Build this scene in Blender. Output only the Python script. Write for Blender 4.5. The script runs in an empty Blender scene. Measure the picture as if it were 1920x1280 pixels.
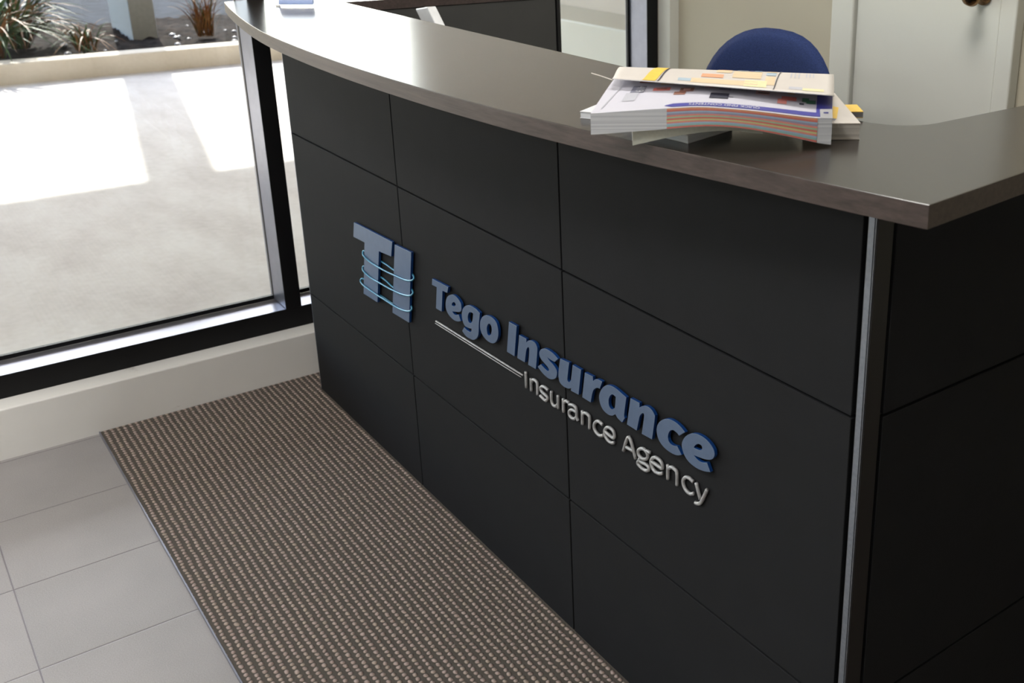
import bpy, bmesh, math, random
from mathutils import Vector, Matrix
random.seed(7)
scene = bpy.context.scene
COL = scene.collection
CAM={"C":[2.9976,-0.93665,1.43564],"R":[[0.626359,0.779504,0.006949],[0.261494,-0.201705,-0.943894],[-0.734368,0.593033,-0.330175]],"f":1988.54,"s":[328.71,-169.03]}
CAT={"P0":[1.9241,-0.224,1.138],"E":[0.5719,0.8203,0.0],"L":0.3005,"bot":[[0.0007,1.138],[0.0474,1.1416],[0.0936,1.1446],[0.1267,1.1473],[0.1532,1.1481],[0.1933,1.1444],[0.2405,1.1352],[0.2834,1.1252],[0.3005,1.122]],"top":[[0.0019,1.1647],[0.0477,1.168],[0.0936,1.1706],[0.1199,1.1721],[0.1416,1.1723],[0.1927,1.1679],[0.2395,1.1622],[0.2819,1.1565],[0.3014,1.1564]],"tab":[[0.2853,1.17],[0.3007,1.1699]],"b3":[[0.0468,1.139],[0.0513,1.122],[0.078,1.1281],[0.1014,1.1331],[0.1428,1.1388],[0.1742,1.1406],[0.2148,1.1355]],"crL":[1.7871,-0.0779,1.188],"crM":[1.868,0.0469,1.182],"crR":[1.9303,0.1964,1.17],"frL":[1.8603,-0.1463,1.19],"frM":[1.9712,-0.056,1.186],"frR":[2.0657,0.0558,1.176],"wire":[1.8169,-0.1497,1.192]}
BIG=[["T",[[[9644,6110,1],[10410,6148,1],[10338,5993,1],[10112,5970,1],[9998,5449,1],[9718,5435,1],[9839,5973,1],[9601,5955,1]]]],["e",[[[10893,5528,1],[10812,5655,1],[10705,5601],[10603,5590],[10507,5622,1],[10686,5669],[10863,5724],[10948,5789],[10966,5862],[10950,5948],[10833,6017],[10667,6043],[10504,6003],[10323,5892],[10223,5730],[10225,5585],[10328,5488],[10539,5442],[10728,5462]],[[10524,5780],[10545,5826],[10620,5871],[10685,5866],[10701,5837],[10645,5786],[10556,5763]]]],["g",[[[11785,6003,1],[11713,5737],[11666,5497],[11576,5374],[11429,5280],[11288,5252],[11121,5244],[11013,5271],[10929,5314,1],[11035,5436,1],[11143,5409],[11267,5409],[11346,5446,1],[11371,5515,1],[11235,5483],[11082,5478],[11005,5526],[10961,5619],[10970,5742],[11052,5875],[11203,5981],[11388,6036],[11604,6041]],[[11340,5875],[11473,5894],[11462,5806],[11412,5692],[11336,5631],[11260,5633],[11231,5708],[11267,5812]]]],["o",[[[11955,6001],[11799,5856],[11754,5682],[11812,5562],[11961,5489],[12142,5476],[12301,5515],[12439,5616],[12518,5766],[12522,5916],[12458,6030],[12311,6075],[12131,6063]],[[12164,5896],[12238,5874],[12254,5784],[12195,5667],[12115,5623],[12058,5647],[12049,5755],[12093,5845]]]],["I",[[[12983,6216,1],[13283,6226,1],[13135,5531,1],[12837,5523,1]]]],["n",[[[13363,6067,1],[13633,6080,1],[13627,6006,1],[13701,6065],[13808,6106],[13934,6114],[14009,6064],[14024,5966],[13936,5557,1],[13654,5543,1],[13720,5869],[13701,5925],[13653,5900],[13604,5814],[13530,5547,1],[13239,5535,1]]]],["s",[[[14755,6074,1],[14630,5965,1],[14500,5959],[14380,5968,1],[14454,5925],[14592,5888],[14696,5819],[14697,5730],[14648,5648],[14540,5577],[14383,5539],[14185,5567],[14010,5637,1],[14135,5736,1],[14251,5702],[14360,5685],[14418,5720],[14377,5769],[14269,5805],[14150,5845],[14088,5919],[14117,6006],[14223,6087],[14380,6131],[14597,6123]]]],["u",[[[14831,6109,1],[15136,6141,1],[15068,5847],[15063,5757],[15115,5746],[15174,5807,1],[15250,6140,1],[15524,6145,1],[15417,5609,1],[15162,5589,1],[15172,5649,1],[15075,5598],[14927,5578],[14790,5613],[14748,5724],[14771,5885]]]],["r",[[[15642,6138,1],[15899,6157,1],[15900,6073,1],[15966,6129],[16054,6163],[16188,6173,1],[16106,6002,1],[16018,5984],[15918,5910],[15861,5802],[15808,5614,1],[15534,5608,1]]]],["a",[[[16282,6132],[16154,6009],[16077,5852],[16105,5717],[16198,5628],[16341,5602],[16464,5628],[16569,5698,1],[16633,5652],[16761,5623,1],[16846,5743,1],[16829,5789],[16860,5967],[16900,6154,1],[16747,6180],[16582,6203],[16425,6191]],[[16486,6045],[16587,6039,1],[16558,5843],[16519,5787],[16443,5750],[16379,5793],[16373,5899],[16419,5989]]]],["n",[[[17017,6189,1],[17272,6206,1],[17271,6119,1],[17358,6184],[17479,6228],[17598,6220],[17677,6162],[17690,6094],[17611,5671,1],[17326,5654,1],[17390,5973],[17388,6047],[17348,6044],[17281,5969],[17246,5865],[17185,5651,1],[16902,5648,1]]]],["c",[[[18477,6182,1],[18328,6055,1],[18256,6085],[18151,6081],[18070,6010],[18038,5900],[18079,5827],[18176,5816],[18281,5850,1],[18394,5743,1],[18266,5677],[18104,5654],[17922,5675],[17788,5755],[17735,5893],[17781,6038],[17906,6165],[18070,6244],[18231,6258],[18374,6231]]]],["e",[[[19104,5767,1],[19019,5895,1],[18914,5849],[18808,5838],[18699,5877,1],[18830,5898],[18981,5932],[19115,5990],[19184,6066],[19195,6141],[19154,6209],[19034,6274],[18884,6294],[18732,6271],[18579,6195],[18455,6072],[18396,5935],[18433,5806],[18553,5709],[18741,5679],[18940,5706]],[[18705,6018],[18750,6084],[18818,6126],[18883,6125],[18899,6086],[18858,6040],[18779,6018]]]]]
EMB_T=[[[5371,6317,1],[7636,6416,1],[7499,6019,1],[6789,5952,1],[6399,4514,1],[5537,4479,1],[5936,5945,1],[5238,5907,1]]]
EMB_I=[[[7767,6388,1],[8649,6442,1],[8199,4580,1],[7269,4529,1]]]
RINGS=[[[5749,-60,5669],[5731,-90,5601],[5901,-125,5569],[6274,-125,5528],[6748,-125,5536],[7288,-125,5567],[7667,-125,5604],[8110,-125,5646],[8440,-125,5704],[8611,-110,5768],[8644,-80,5827],[8517,-50,5863],[8329,-30,5836],[7825,-25,5678],[7415,-25,5640],[7005,-25,5656],[6542,-25,5651],[6108,-25,5658]],[[5648,-60,5237],[5623,-90,5175],[5781,-125,5141],[6178,-125,5100],[6658,-125,5124],[7203,-125,5153],[7546,-125,5182],[7958,-125,5227],[8330,-125,5302],[8485,-110,5364],[8521,-80,5433],[8393,-50,5468],[8202,-30,5429],[7741,-25,5235],[7282,-25,5162],[6837,-25,5214],[6446,-25,5210],[5969,-25,5217]],[[5466,-50,4849],[5402,-80,4813],[5437,-100,4758],[5693,-125,4740],[6086,-125,4736],[6507,-125,4741],[6955,-125,4761],[7406,-125,4773],[7784,-125,4799],[8146,-125,4862],[8344,-110,4926],[8385,-80,4998],[8263,-50,5023],[8090,-30,4992],[7630,-25,4806],[7170,-25,4710],[6715,-25,4702],[6264,-25,4690],[5846,-25,4716],[5618,-25,4818]]]
SMALL=[["I",[[[13448,5301],[13442,4956]]]],["n",[[[13636,5228],[13630,4958]],[[13649,5150],[13723,5233],[13824,5245],[13874,5193],[13863,4967]]]],["s",[[[14261,5226],[14169,5240],[14060,5223],[13986,5159],[14037,5096],[14187,5076],[14237,5039],[14169,4969],[14071,4969],[13964,4992]]]],["u",[[[14386,5249],[14373,5060],[14422,4983],[14522,4993],[14603,5074]],[[14614,5254],[14607,4979]]]],["r",[[[14798,5260],[14791,4980]],[[14812,5182],[14890,5250],[14992,5255]]]],["a",[[[14999,5223],[15111,5257],[15210,5256],[15247,5194],[15246,5072],[15288,5009]],[[15236,5165],[15105,5157],[15001,5092],[14991,5009],[15074,4977],[15170,5004],[15243,5082]]]],["n",[[[15440,5277],[15429,4997]],[[15457,5219],[15524,5269],[15621,5273],[15671,5227],[15662,5006]]]],["c",[[[16084,5267],[16000,5285],[15914,5268],[15835,5196],[15810,5101],[15871,5029],[15990,5013],[16094,5066]]]],["e",[[[16157,5173],[16265,5152],[16417,5155],[16445,5226],[16401,5292],[16302,5305],[16210,5268],[16145,5180],[16162,5080],[16257,5027],[16361,5033],[16436,5074]]]],["A",[[[16710,5035],[16883,5380],[17070,5039]],[[16796,5145],[16999,5160]]]],["g",[[[17314,5334],[17237,5315],[17151,5243],[17158,5164],[17250,5131],[17358,5166],[17416,5241],[17392,5308],[17314,5334]],[[17382,5334],[17483,5344]],[[17211,5116],[17172,5077],[17218,5051],[17357,5069],[17440,5051],[17432,4995],[17355,4948],[17232,4943],[17124,4987],[17188,5068]]]],["e",[[[17524,5198],[17644,5197],[17802,5200],[17818,5263],[17763,5319],[17659,5330],[17570,5294],[17509,5212],[17524,5114],[17610,5053],[17732,5068],[17818,5116]]]],["n",[[[17964,5341],[17964,5070]],[[17981,5281],[18050,5339],[18138,5345],[18203,5303],[18208,5076]]]],["c",[[[18623,5339],[18527,5359],[18444,5339],[18378,5273],[18369,5189],[18430,5103],[18544,5084],[18633,5133]]]],["y",[[[18691,5359],[18803,5113]],[[18965,5368],[18856,5135],[18804,5045],[18744,5002],[18676,4985]]]]]
LINES=[[[9512,5042],[13305,5161]],[[9462,4976],[13227,5091]]]
SKY_S, SUN_S, EXPO, FILL = .42, 5.0, 1.15, 8  # sky, sun, exposure, power of the added ceiling fill

# ------------------------------------------------------------------ materials
def nmat(name):
    m = bpy.data.materials.new(name); m.use_nodes = True
    nt = m.node_tree; b = nt.nodes['Principled BSDF']
    return m, nt, b
def N(nt, t, **kw):
    n = nt.nodes.new(t)
    for k, v in kw.items(): setattr(n, k, v)
    return n
def coords(nt, scale=(1, 1, 1), rot=(0, 0, 0)):
    t = N(nt, 'ShaderNodeTexCoord'); mp = N(nt, 'ShaderNodeMapping')
    g = N(nt, 'ShaderNodeNewGeometry')
    nt.links.new(g.outputs['Position'], mp.inputs['Vector'])
    mp.inputs['Scale'].default_value = scale; mp.inputs['Rotation'].default_value = rot
    nt.nodes.remove(t)
    return mp.outputs[0]
def noise(nt, vec, scale, detail=4, rough=.55):
    n = N(nt, 'ShaderNodeTexNoise'); n.inputs['Scale'].default_value = scale
    n.inputs['Detail'].default_value = detail; n.inputs['Roughness'].default_value = rough
    nt.links.new(vec, n.inputs['Vector']); return n.outputs[0]
def ramp(nt, fac, stops):
    r = N(nt, 'ShaderNodeValToRGB'); e = r.color_ramp.elements
    while len(e) < len(stops): e.new(.5)
    for i, (p, c) in enumerate(stops): e[i].position = p; e[i].color = (*c, 1)
    nt.links.new(fac, r.inputs[0]); return r.outputs[0]
def bump(nt, b, h, strength, dist):
    n = N(nt, 'ShaderNodeBump'); n.inputs['Strength'].default_value = strength
    n.inputs['Distance'].default_value = dist
    nt.links.new(h, n.inputs['Height']); nt.links.new(n.outputs[0], b.inputs['Normal'])
def math_(nt, op, a, b=None):
    n = N(nt, 'ShaderNodeMath', operation=op)
    for i, x in enumerate((a, b)):
        if x is None: continue
        if isinstance(x, (int, float)): n.inputs[i].default_value = x
        else: nt.links.new(x, n.inputs[i])
    return n.outputs[0]
def plain(name, c, rough=.5, metal=0, var=.06, nscale=30, bmp=0, spec=.5, coat=0):
    m, nt, b = nmat(name)
    v = coords(nt)
    nz = noise(nt, v, nscale)
    lo = tuple(x * (1 - var) for x in c); hi = tuple(min(1, x * (1 + var)) for x in c)
    nt.links.new(ramp(nt, nz, [(.3, lo), (.7, hi)]), b.inputs['Base Color'])
    b.inputs['Roughness'].default_value = rough; b.inputs['Metallic'].default_value = metal
    b.inputs['Specular IOR Level'].default_value = spec
    b.inputs['Coat Weight'].default_value = coat; b.inputs['Coat Roughness'].default_value = .08
    if bmp: bump(nt, b, noise(nt, v, nscale * 6, 2), .4, bmp)
    return m
def wood(name, dark, light, scale=(2.2, 90, 90), rough=.28, spec=.5):
    m, nt, b = nmat(name)
    v = coords(nt, scale)
    n1 = noise(nt, v, 1.6, 8, .6)
    n2 = noise(nt, coords(nt, (6, 400, 400)), 1.0, 3)
    mix = math_(nt, 'ADD', math_(nt, 'MULTIPLY', n1, .7), math_(nt, 'MULTIPLY', n2, .3))
    nt.links.new(ramp(nt, mix, [(.32, dark), (.68, light)]), b.inputs['Base Color'])
    b.inputs['Roughness'].default_value = rough
    b.inputs['Specular IOR Level'].default_value = spec
    bump(nt, b, n1, .12, .0006)
    return m
M = {}
M['laminate'] = plain('charcoal_laminate', (.0188, .0194, .0212), rough=.65, var=.04, nscale=14, spec=.045)
M['laminate_inner'] = plain('grey_laminate', (.058, .058, .056), rough=.5, var=.04, nscale=14, spec=.3); M['laminate_side'] = M['laminate']
M['carcass'] = plain('black_core', (.004, .004, .004), rough=.6)
M['wood_top'] = wood('dark_wood_top', (.0100, .0075, .0060), (.023, .0175, .0135), rough=.235, spec=.58)
M['wood_edge'] = wood('dark_wood_edge', (.035, .025, .023), (.085, .062, .056), rough=.42)
M['alu'] = plain('textured_aluminium', (.24, .26, .30), rough=.42, metal=.7, bmp=.0006, nscale=180, var=.12)
M['black_metal'] = plain('black_powder_coat', (.006, .006, .007), rough=.45, nscale=60, var=.1)
M['frame_black'] = plain('black_window_frame', (.004, .004, .0045), rough=.5, spec=.25)
M['frame_silver'] = plain('satin_anodised_frame', (.27, .28, .34), rough=.32, metal=.85)
M['plaster'] = plain('cream_plaster', (.60, .565, .49), rough=.7, var=.03, nscale=3, bmp=.0004)
M['sillwall'] = None
M['wallback'] = plain('olive_cream_paint', (.44, .405, .315), rough=.75, var=.02, nscale=2)
M['wallgrey'] = plain('grey_wall_paint', (.36, .36, .36), rough=.8, var=.02, nscale=2)
M['doorpaint'] = plain('pale_door_paint', (.60, .60, .55), rough=.45, var=.02, nscale=2)
M['ceil'] = plain('white_ceiling', (.78, .78, .76), rough=.85)
M['bronze'] = plain('bronze', (.30, .18, .09), rough=.25, metal=1)
M['navy'] = plain('navy_upholstery', (.022, .036, .11), rough=.95, var=.35, nscale=420, bmp=.0008, spec=.2)
M['black_plastic'] = plain('black_plastic', (.01, .01, .011), rough=.4)
M['letter_face'] = plain('brushed_blue_face', (.115, .165, .265), rough=.34, metal=.35, var=.05, nscale=60)
M['letter_side'] = plain('deep_blue_return', (.005, .042, .18), rough=.3)
M['cyan'] = plain('cyan_enamel', (.045, .22, .36), rough=.28, metal=.2)
M['silver'] = plain('brushed_silver', (.36, .36, .37), rough=.46, metal=.35, var=.22, nscale=90)
M['paper'] = plain('white_paper', (.66, .66, .68), rough=.55, var=.015)
M['paper_warm'] = plain('cream_cover', (.62, .57, .525), rough=.4, var=.015)
M['paper_lilac'] = plain('glossy_page', (.62, .61, .68), rough=.35, var=.01)
M['paper_grey'] = plain('grey_green_pages', (.50, .51, .45), rough=.6, var=.06, nscale=200)
M['white_gloss'] = plain('white_plastic', (.78, .79, .80), rough=.35)
for nm, c in dict(orange=(.78, .36, .20), salmon=(.80, .30, .26), sky=(.36, .52, .68), mauve=(.36, .34, .48), green=(.42, .56, .38), teal=(.30, .52, .50), lime=(.62, .62, .30), red=(.70, .20, .17), navyink=(.05, .05, .30), yellow=(.85, .55, .07), greyink=(.20, .20, .26), palegrey=(.50, .50, .55), brick=(.36, .08, .06), beige=(.72, .56, .36), pinkish=(.80, .52, .48), darkink=(.03, .03, .05), greenink=(.06, .22, .12), bluegrey=(.40, .50, .58), paleyellow=(.78, .72, .42), cardblue=(.42, .54, .85), brown=(.30, .14, .10)).items():
    M[nm] = plain('ink_' + nm, c, rough=.4, var=.04, nscale=100)

def mat_lines(name, base, line, freq):
    m, nt, b = nmat(name)
    g = N(nt, 'ShaderNodeNewGeometry'); s = N(nt, 'ShaderNodeSeparateXYZ')
    nt.links.new(g.outputs['Position'], s.inputs[0])
    c = N(nt, 'ShaderNodeCombineXYZ'); nt.links.new(math_(nt, 'MULTIPLY', s.outputs[2], freq), c.inputs[2])
    nt.links.new(math_(nt, 'MULTIPLY', s.outputs[0], 2.), c.inputs[0])
    nz = noise(nt, c.outputs[0], 1, 4)
    nt.links.new(ramp(nt, nz, [(.36, line), (.58, base)]), b.inputs['Base Color'])
    b.inputs['Roughness'].default_value = .7
    return m
M['page_edges'] = mat_lines('page_edges', (.70, .72, .76), (.50, .52, .57), 420)
M['page_edges_warm'] = mat_lines('warm_page_edges', (.62, .59, .54), (.40, .36, .34), 420)

# sill wall with scuffs
m, nt, b = nmat('painted_sill_wall')
v = coords(nt)
base = ramp(nt, noise(nt, v, 2.2, 5), [(.35, (.76, .745, .72)), (.65, (.82, .805, .78))])
sc = ramp(nt, noise(nt, coords(nt, (1, 1, 3)), 9, 8, .7), [(.66, (0, 0, 0)), (.74, (1, 1, 1))])
mx = N(nt, 'ShaderNodeMix', data_type='RGBA'); mx.inputs[7].default_value = (.36, .33, .28, 1)
nt.links.new(base, mx.inputs[6]); nt.links.new(math_(nt, 'MULTIPLY', sc, .5), mx.inputs[0])
nt.links.new(mx.outputs[2], b.inputs['Base Color']); b.inputs['Roughness'].default_value = .6
bump(nt, b, noise(nt, v, 60, 3), .2, .001)
M['sillwall'] = m

# floor tiles
TX0, TXS, TY0, TYS = .3222, .3079, -.5692, .2917
m, nt, b = nmat('grey_porcelain_tiles')
g = N(nt, 'ShaderNodeNewGeometry'); s = N(nt, 'ShaderNodeSeparateXYZ'); nt.links.new(g.outputs['Position'], s.inputs[0])
def cell(o, off, step):
    t = math_(nt, 'DIVIDE', math_(nt, 'SUBTRACT', o, off), step)
    f = math_(nt, 'FRACT', t)
    d = math_(nt, 'MULTIPLY', math_(nt, 'MINIMUM', f, math_(nt, 'SUBTRACT', 1.0, f)), step)
    return math_(nt, 'FLOOR', t), d
ix, dx = cell(s.outputs[0], TX0, TXS); iy, dy = cell(s.outputs[1], TY0, TYS)
d = math_(nt, 'MINIMUM', dx, dy)
grout = math_(nt, 'LESS_THAN', d, .0013)
cmb = N(nt, 'ShaderNodeCombineXYZ'); nt.links.new(ix, cmb.inputs[0]); nt.links.new(iy, cmb.inputs[1])
wn = N(nt, 'ShaderNodeTexWhiteNoise'); nt.links.new(cmb.outputs[0], wn.inputs[0])
v = coords(nt)
fine = noise(nt, v, 420, 2); big = noise(nt, v, 5, 3)
tot = math_(nt, 'ADD', math_(nt, 'ADD', math_(nt, 'MULTIPLY', fine, .55), math_(nt, 'MULTIPLY', big, .3)), math_(nt, 'MULTIPLY', wn.outputs[0], .10))
tc = ramp(nt, tot, [(.30, (.25, .238, .238)), (.70, (.375, .355, .352))])
mx = N(nt, 'ShaderNodeMix', data_type='RGBA'); nt.links.new(grout, mx.inputs[0]); nt.links.new(tc, mx.inputs[6]); mx.inputs[7].default_value = (.16, .14, .155, 1)
nt.links.new(mx.outputs[2], b.inputs['Base Color']); b.inputs['Roughness'].default_value = .42
hgt = math_(nt, 'ADD', math_(nt, 'MULTIPLY', math_(nt, 'MINIMUM', math_(nt, 'DIVIDE', d, .003), 1.0), 1.0), math_(nt, 'MULTIPLY', fine, .06))
bump(nt, b, hgt, .6, .0015)
M['tiles'] = m

# loop carpet
m, nt, b = nmat('loop_carpet')
g = N(nt, 'ShaderNodeNewGeometry'); s = N(nt, 'ShaderNodeSeparateXYZ'); nt.links.new(g.outputs['Position'], s.inputs[0])
jv = coords(nt)
jn = N(nt, 'ShaderNodeTexNoise'); jn.inputs['Scale'].default_value = 38; jn.inputs['Detail'].default_value = 2
nt.links.new(jv, jn.inputs['Vector']); js = N(nt, 'ShaderNodeSeparateColor'); nt.links.new(jn.outputs['Color'], js.inputs[0])
X = math_(nt, 'ADD', s.outputs[0], math_(nt, 'MULTIPLY', math_(nt, 'SUBTRACT', js.outputs[0], .5), .012))
Y = math_(nt, 'ADD', s.outputs[1], math_(nt, 'MULTIPLY', math_(nt, 'SUBTRACT', js.outputs[1], .5), .006))
u = math_(nt, 'DIVIDE', X, .0133); w = math_(nt, 'DIVIDE', Y, .0157)
fu = math_(nt, 'ABSOLUTE', math_(nt, 'SUBTRACT', math_(nt, 'FRACT', u), .5))
fw = math_(nt, 'ABSOLUTE', math_(nt, 'SUBTRACT', math_(nt, 'FRACT', w), .5))
r2 = math_(nt, 'ADD', math_(nt, 'POWER', math_(nt, 'DIVIDE', fu, .47), 2.), math_(nt, 'POWER', math_(nt, 'DIVIDE', fw, .33), 2.))
h = math_(nt, 'MAXIMUM', math_(nt, 'SUBTRACT', 1.0, r2), 0.0)
cmb = N(nt, 'ShaderNodeCombineXYZ'); nt.links.new(math_(nt, 'FLOOR', u), cmb.inputs[0]); nt.links.new(math_(nt, 'FLOOR', w), cmb.inputs[1])
wn = N(nt, 'ShaderNodeTexWhiteNoise'); nt.links.new(cmb.outputs[0], wn.inputs[0])
bc = ramp(nt, wn.outputs[0], [(0, (.41, .315, .275)), (.5, (.48, .375, .34)), (1, (.45, .365, .30))])
mx = N(nt, 'ShaderNodeMix', data_type='RGBA'); nt.links.new(math_(nt, 'MINIMUM', math_(nt, 'MULTIPLY', h, 1.9), 1.0), mx.inputs[0])
mx.inputs[6].default_value = (.105, .092, .079, 1); nt.links.new(bc, mx.inputs[7])
fb = noise(nt, coords(nt), 900, 2)
mm = N(nt, 'ShaderNodeMix', data_type='RGBA', blend_type='MULTIPLY'); mm.inputs[0].default_value = .6
nt.links.new(mx.outputs[2], mm.inputs[6]); nt.links.new(ramp(nt, fb, [(.3, (.62, .62, .62)), (.7, (1, 1, 1))]), mm.inputs[7])
nt.links.new(mm.outputs[2], b.inputs['Base Color']); b.inputs['Roughness'].default_value = .95; b.inputs['Specular IOR Level'].default_value = .15
bump(nt, b, h, .9, .004)
M['carpet'] = m

# outdoor concrete, kerb, mulch, asphalt
def stone(name, a, c, sc, rough=.85, bmp=.002, streak=(1, 1, 1)):
    m, nt, b = nmat(name)
    v = coords(nt, streak)
    n1 = noise(nt, v, sc, 7, .6); n2 = noise(nt, coords(nt), sc * 14, 4)
    nt.links.new(ramp(nt, math_(nt, 'ADD', math_(nt, 'MULTIPLY', n1, .75), math_(nt, 'MULTIPLY', n2, .25)), [(.36, a), (.62, c)]), b.inputs['Base Color'])
    b.inputs['Roughness'].default_value = rough; bump(nt, b, n2, .3, bmp); b.inputs['Specular IOR Level'].default_value = .08
    return m
M['concrete'] = stone('patio_concrete', (.54, .495, .465), (.68, .65, .62), 2.2, streak=(.7, 1.6, 1))
M['kerb'] = stone('rendered_kerb', (.60, .53, .43), (.70, .63, .53), 3)
M['mulch'] = stone('bark_mulch', (.004, .003, .0025), (.030, .020, .015), 9, rough=1, bmp=.02)
M['asphalt'] = stone('asphalt', (.010, .013, .018), (.026, .031, .042), 6, rough=1)
M['pillar'] = plain('grey_painted_pillar', (.28, .28, .265), rough=.7)
M['pinkwall'] = plain('beige_render', (.70, .64, .59), rough=.8, var=.03, nscale=2)
M['canopy'] = plain('white_soffit', (.70, .70, .68), rough=.8)
M['pebble'] = plain('pale_pebbles', (.30, .30, .34), rough=.3, var=.3, nscale=20)
def leaf(name, a, c):
    m, nt, b = nmat(name)
    nt.links.new(ramp(nt, noise(nt, coords(nt), 9, 3), [(.35, a), (.65, c)]), b.inputs['Base Color'])
    b.inputs['Roughness'].default_value = .5; b.inputs['Specular IOR Level'].default_value = .1
    return m
M['leaf_green'] = leaf('green_blades', (.018, .045, .012), (.07, .12, .028))
M['leaf_dry'] = leaf('dry_blades', (.13, .045, .012), (.27, .14, .055))
# glass: clear with fresnel reflection
m, nt, b = nmat('window_glass'); nt.nodes.remove(b)
out = nt.nodes['Material Output']; tr = N(nt, 'ShaderNodeBsdfTransparent'); gl = N(nt, 'ShaderNodeBsdfGlossy'); mxs = N(nt, 'ShaderNodeMixShader')
tr.inputs[0].default_value = (.93, .95, .95, 1); gl.inputs['Roughness'].default_value = 0
ge = N(nt, 'ShaderNodeNewGeometry'); vd = N(nt, 'ShaderNodeVectorMath', operation='DOT_PRODUCT')
nt.links.new(ge.outputs['Incoming'], vd.inputs[0]); nt.links.new(ge.outputs['Normal'], vd.inputs[1])
sch = math_(nt, 'ADD', math_(nt, 'MULTIPLY', math_(nt, 'POWER', math_(nt, 'SUBTRACT', 1.0, math_(nt, 'ABSOLUTE', vd.outputs['Value'])), 5.0), .9), .035)
nt.links.new(sch, mxs.inputs[0]); nt.links.new(tr.outputs[0], mxs.inputs[1]); nt.links.new(gl.outputs[0], mxs.inputs[2]); nt.links.new(mxs.outputs[0], out.inputs[0])
M['glass'] = m
m, nt, b = nmat('clear_acrylic'); b.inputs['Base Color'].default_value = (.92, .94, 1, 1); b.inputs['Roughness'].default_value = .03; b.inputs['Transmission Weight'].default_value = 1.0; b.inputs['IOR'].default_value = 1.3
M['acrylic'] = m
m, nt, b = nmat('fill_diffuser'); b.inputs['Emission Color'].default_value = (1, .96, .88, 1); b.inputs['Emission Strength'].default_value = 3; M['fill_glow'] = m  # glow of the added ceiling fill panels

# ------------------------------------------------------------------ mesh helpers
class MB:
    def __init__(self): self.v = []; self.f = []; self.m = []; self.mats = []
    def mi(self, m):
        if m not in self.mats: self.mats.append(m)
        return self.mats.index(m)
    def face(self, pts, m):
        i = len(self.v); self.v += [tuple(p) for p in pts]; self.f.append(list(range(i, i + len(pts)))); self.m.append(self.mi(m))
    def box(self, a, c, m, bev=0):
        x0, y0, z0 = a; x1, y1, z1 = c
        i = len(self.v)
        self.v += [(x0, y0, z0), (x1, y0, z0), (x1, y1, z0), (x0, y1, z0), (x0, y0, z1), (x1, y0, z1), (x1, y1, z1), (x0, y1, z1)]
        for q in ((0, 3, 2, 1), (4, 5, 6, 7), (0, 1, 5, 4), (1, 2, 6, 5), (2, 3, 7, 6), (3, 0, 4, 7)):
            self.f.append([i + k for k in q]); self.m.append(self.mi(m))
    def prism(self, pts, z0, z1, m, mside=None):
        i = len(self.v); n = len(pts); mside = mside or m
        self.v += [(p[0], p[1], z0) for p in pts] + [(p[0], p[1], z1) for p in pts]
        self.f.append([i + k for k in range(n - 1, -1, -1)]); self.m.append(self.mi(m))
        self.f.append([i + n + k for k in range(n)]); self.m.append(self.mi(m))
        for k in range(n):
            self.f.append([i + k, i + (k + 1) % n, i + n + (k + 1) % n, i + n + k]); self.m.append(self.mi(mside))
    def grid(self, fn, nu, nv, m):
        i = len(self.v)
        for a in range(nu + 1):
            for b_ in range(nv + 1): self.v.append(tuple(fn(a / nu, b_ / nv)))
        for a in range(nu):
            for b_ in range(nv):
                k = i + a * (nv + 1) + b_
                self.f.append([k, k + nv + 1, k + nv + 2, k + 1]); self.m.append(self.mi(m))
    def tube(self, pts, r, m, n=10, closed=False):
        pts = [Vector(p) for p in pts]; L = len(pts); i = len(self.v)
        up = None
        for k, p in enumerate(pts):
            a = pts[(k - 1) % L] if (k or closed) else p; c = pts[(k + 1) % L] if (k < L - 1 or closed) else p
            t = (c - a).normalized()
            if up is None: up = t.orthogonal().normalized()
            up = (up - t * up.dot(t)).normalized(); s_ = t.cross(up)
            rr = r[k] if isinstance(r, list) else r
            for j in range(n):
                a_ = 2 * math.pi * j / n
                self.v.append(tuple(p + (up * math.cos(a_) + s_ * math.sin(a_)) * rr))
        for k in range(L if closed else L - 1):
            k2 = (k + 1) % L
            for j in range(n):
                self.f.append([i + k * n + j, i + k * n + (j + 1) % n, i + k2 * n + (j + 1) % n, i + k2 * n + j]); self.m.append(self.mi(m))
        if not closed:
            self.f.append([i + j for j in range(n)][::-1]); self.m.append(self.mi(m))
            self.f.append([i + (L - 1) * n + j for j in range(n)]); self.m.append(self.mi(m))
    def lathe(self, prof, m, n=32, c=(0, 0, 0)):
        i = len(self.v)
        for r, z in prof:
            for j in range(n): self.v.append((c[0] + r * math.cos(2 * math.pi * j / n), c[1] + r * math.sin(2 * math.pi * j / n), c[2] + z))
        for k in range(len(prof) - 1):
            for j in range(n):
                self.f.append([i + k * n + j, i + k * n + (j + 1) % n, i + (k + 1) * n + (j + 1) % n, i + (k + 1) * n + j]); self.m.append(self.mi(m))
    def build(self, name, parent=None, bev=0, smooth=False, seg=2):
        me = bpy.data.meshes.new(name); me.from_pydata(self.v, [], self.f)
        for m in self.mats: me.materials.append(m)
        me.polygons.foreach_set('material_index', self.m)
        bm = bmesh.new(); bm.from_mesh(me)
        bmesh.ops.remove_doubles(bm, verts=bm.verts, dist=1e-6)
        bmesh.ops.recalc_face_normals(bm, faces=bm.faces)
        bm.to_mesh(me); bm.free()
        o = bpy.data.objects.new(name, me); COL.objects.link(o)
        if smooth:
            for p in me.polygons: p.use_smooth = True
        if bev:
            md = o.modifiers.new('bevel', 'BEVEL'); md.width = bev; md.segments = seg; md.limit_method = 'ANGLE'; md.angle_limit = math.radians(40)
        if parent is not None: o.parent = parent; o.matrix_parent_inverse = parent.matrix_world.inverted()
        return o
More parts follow.
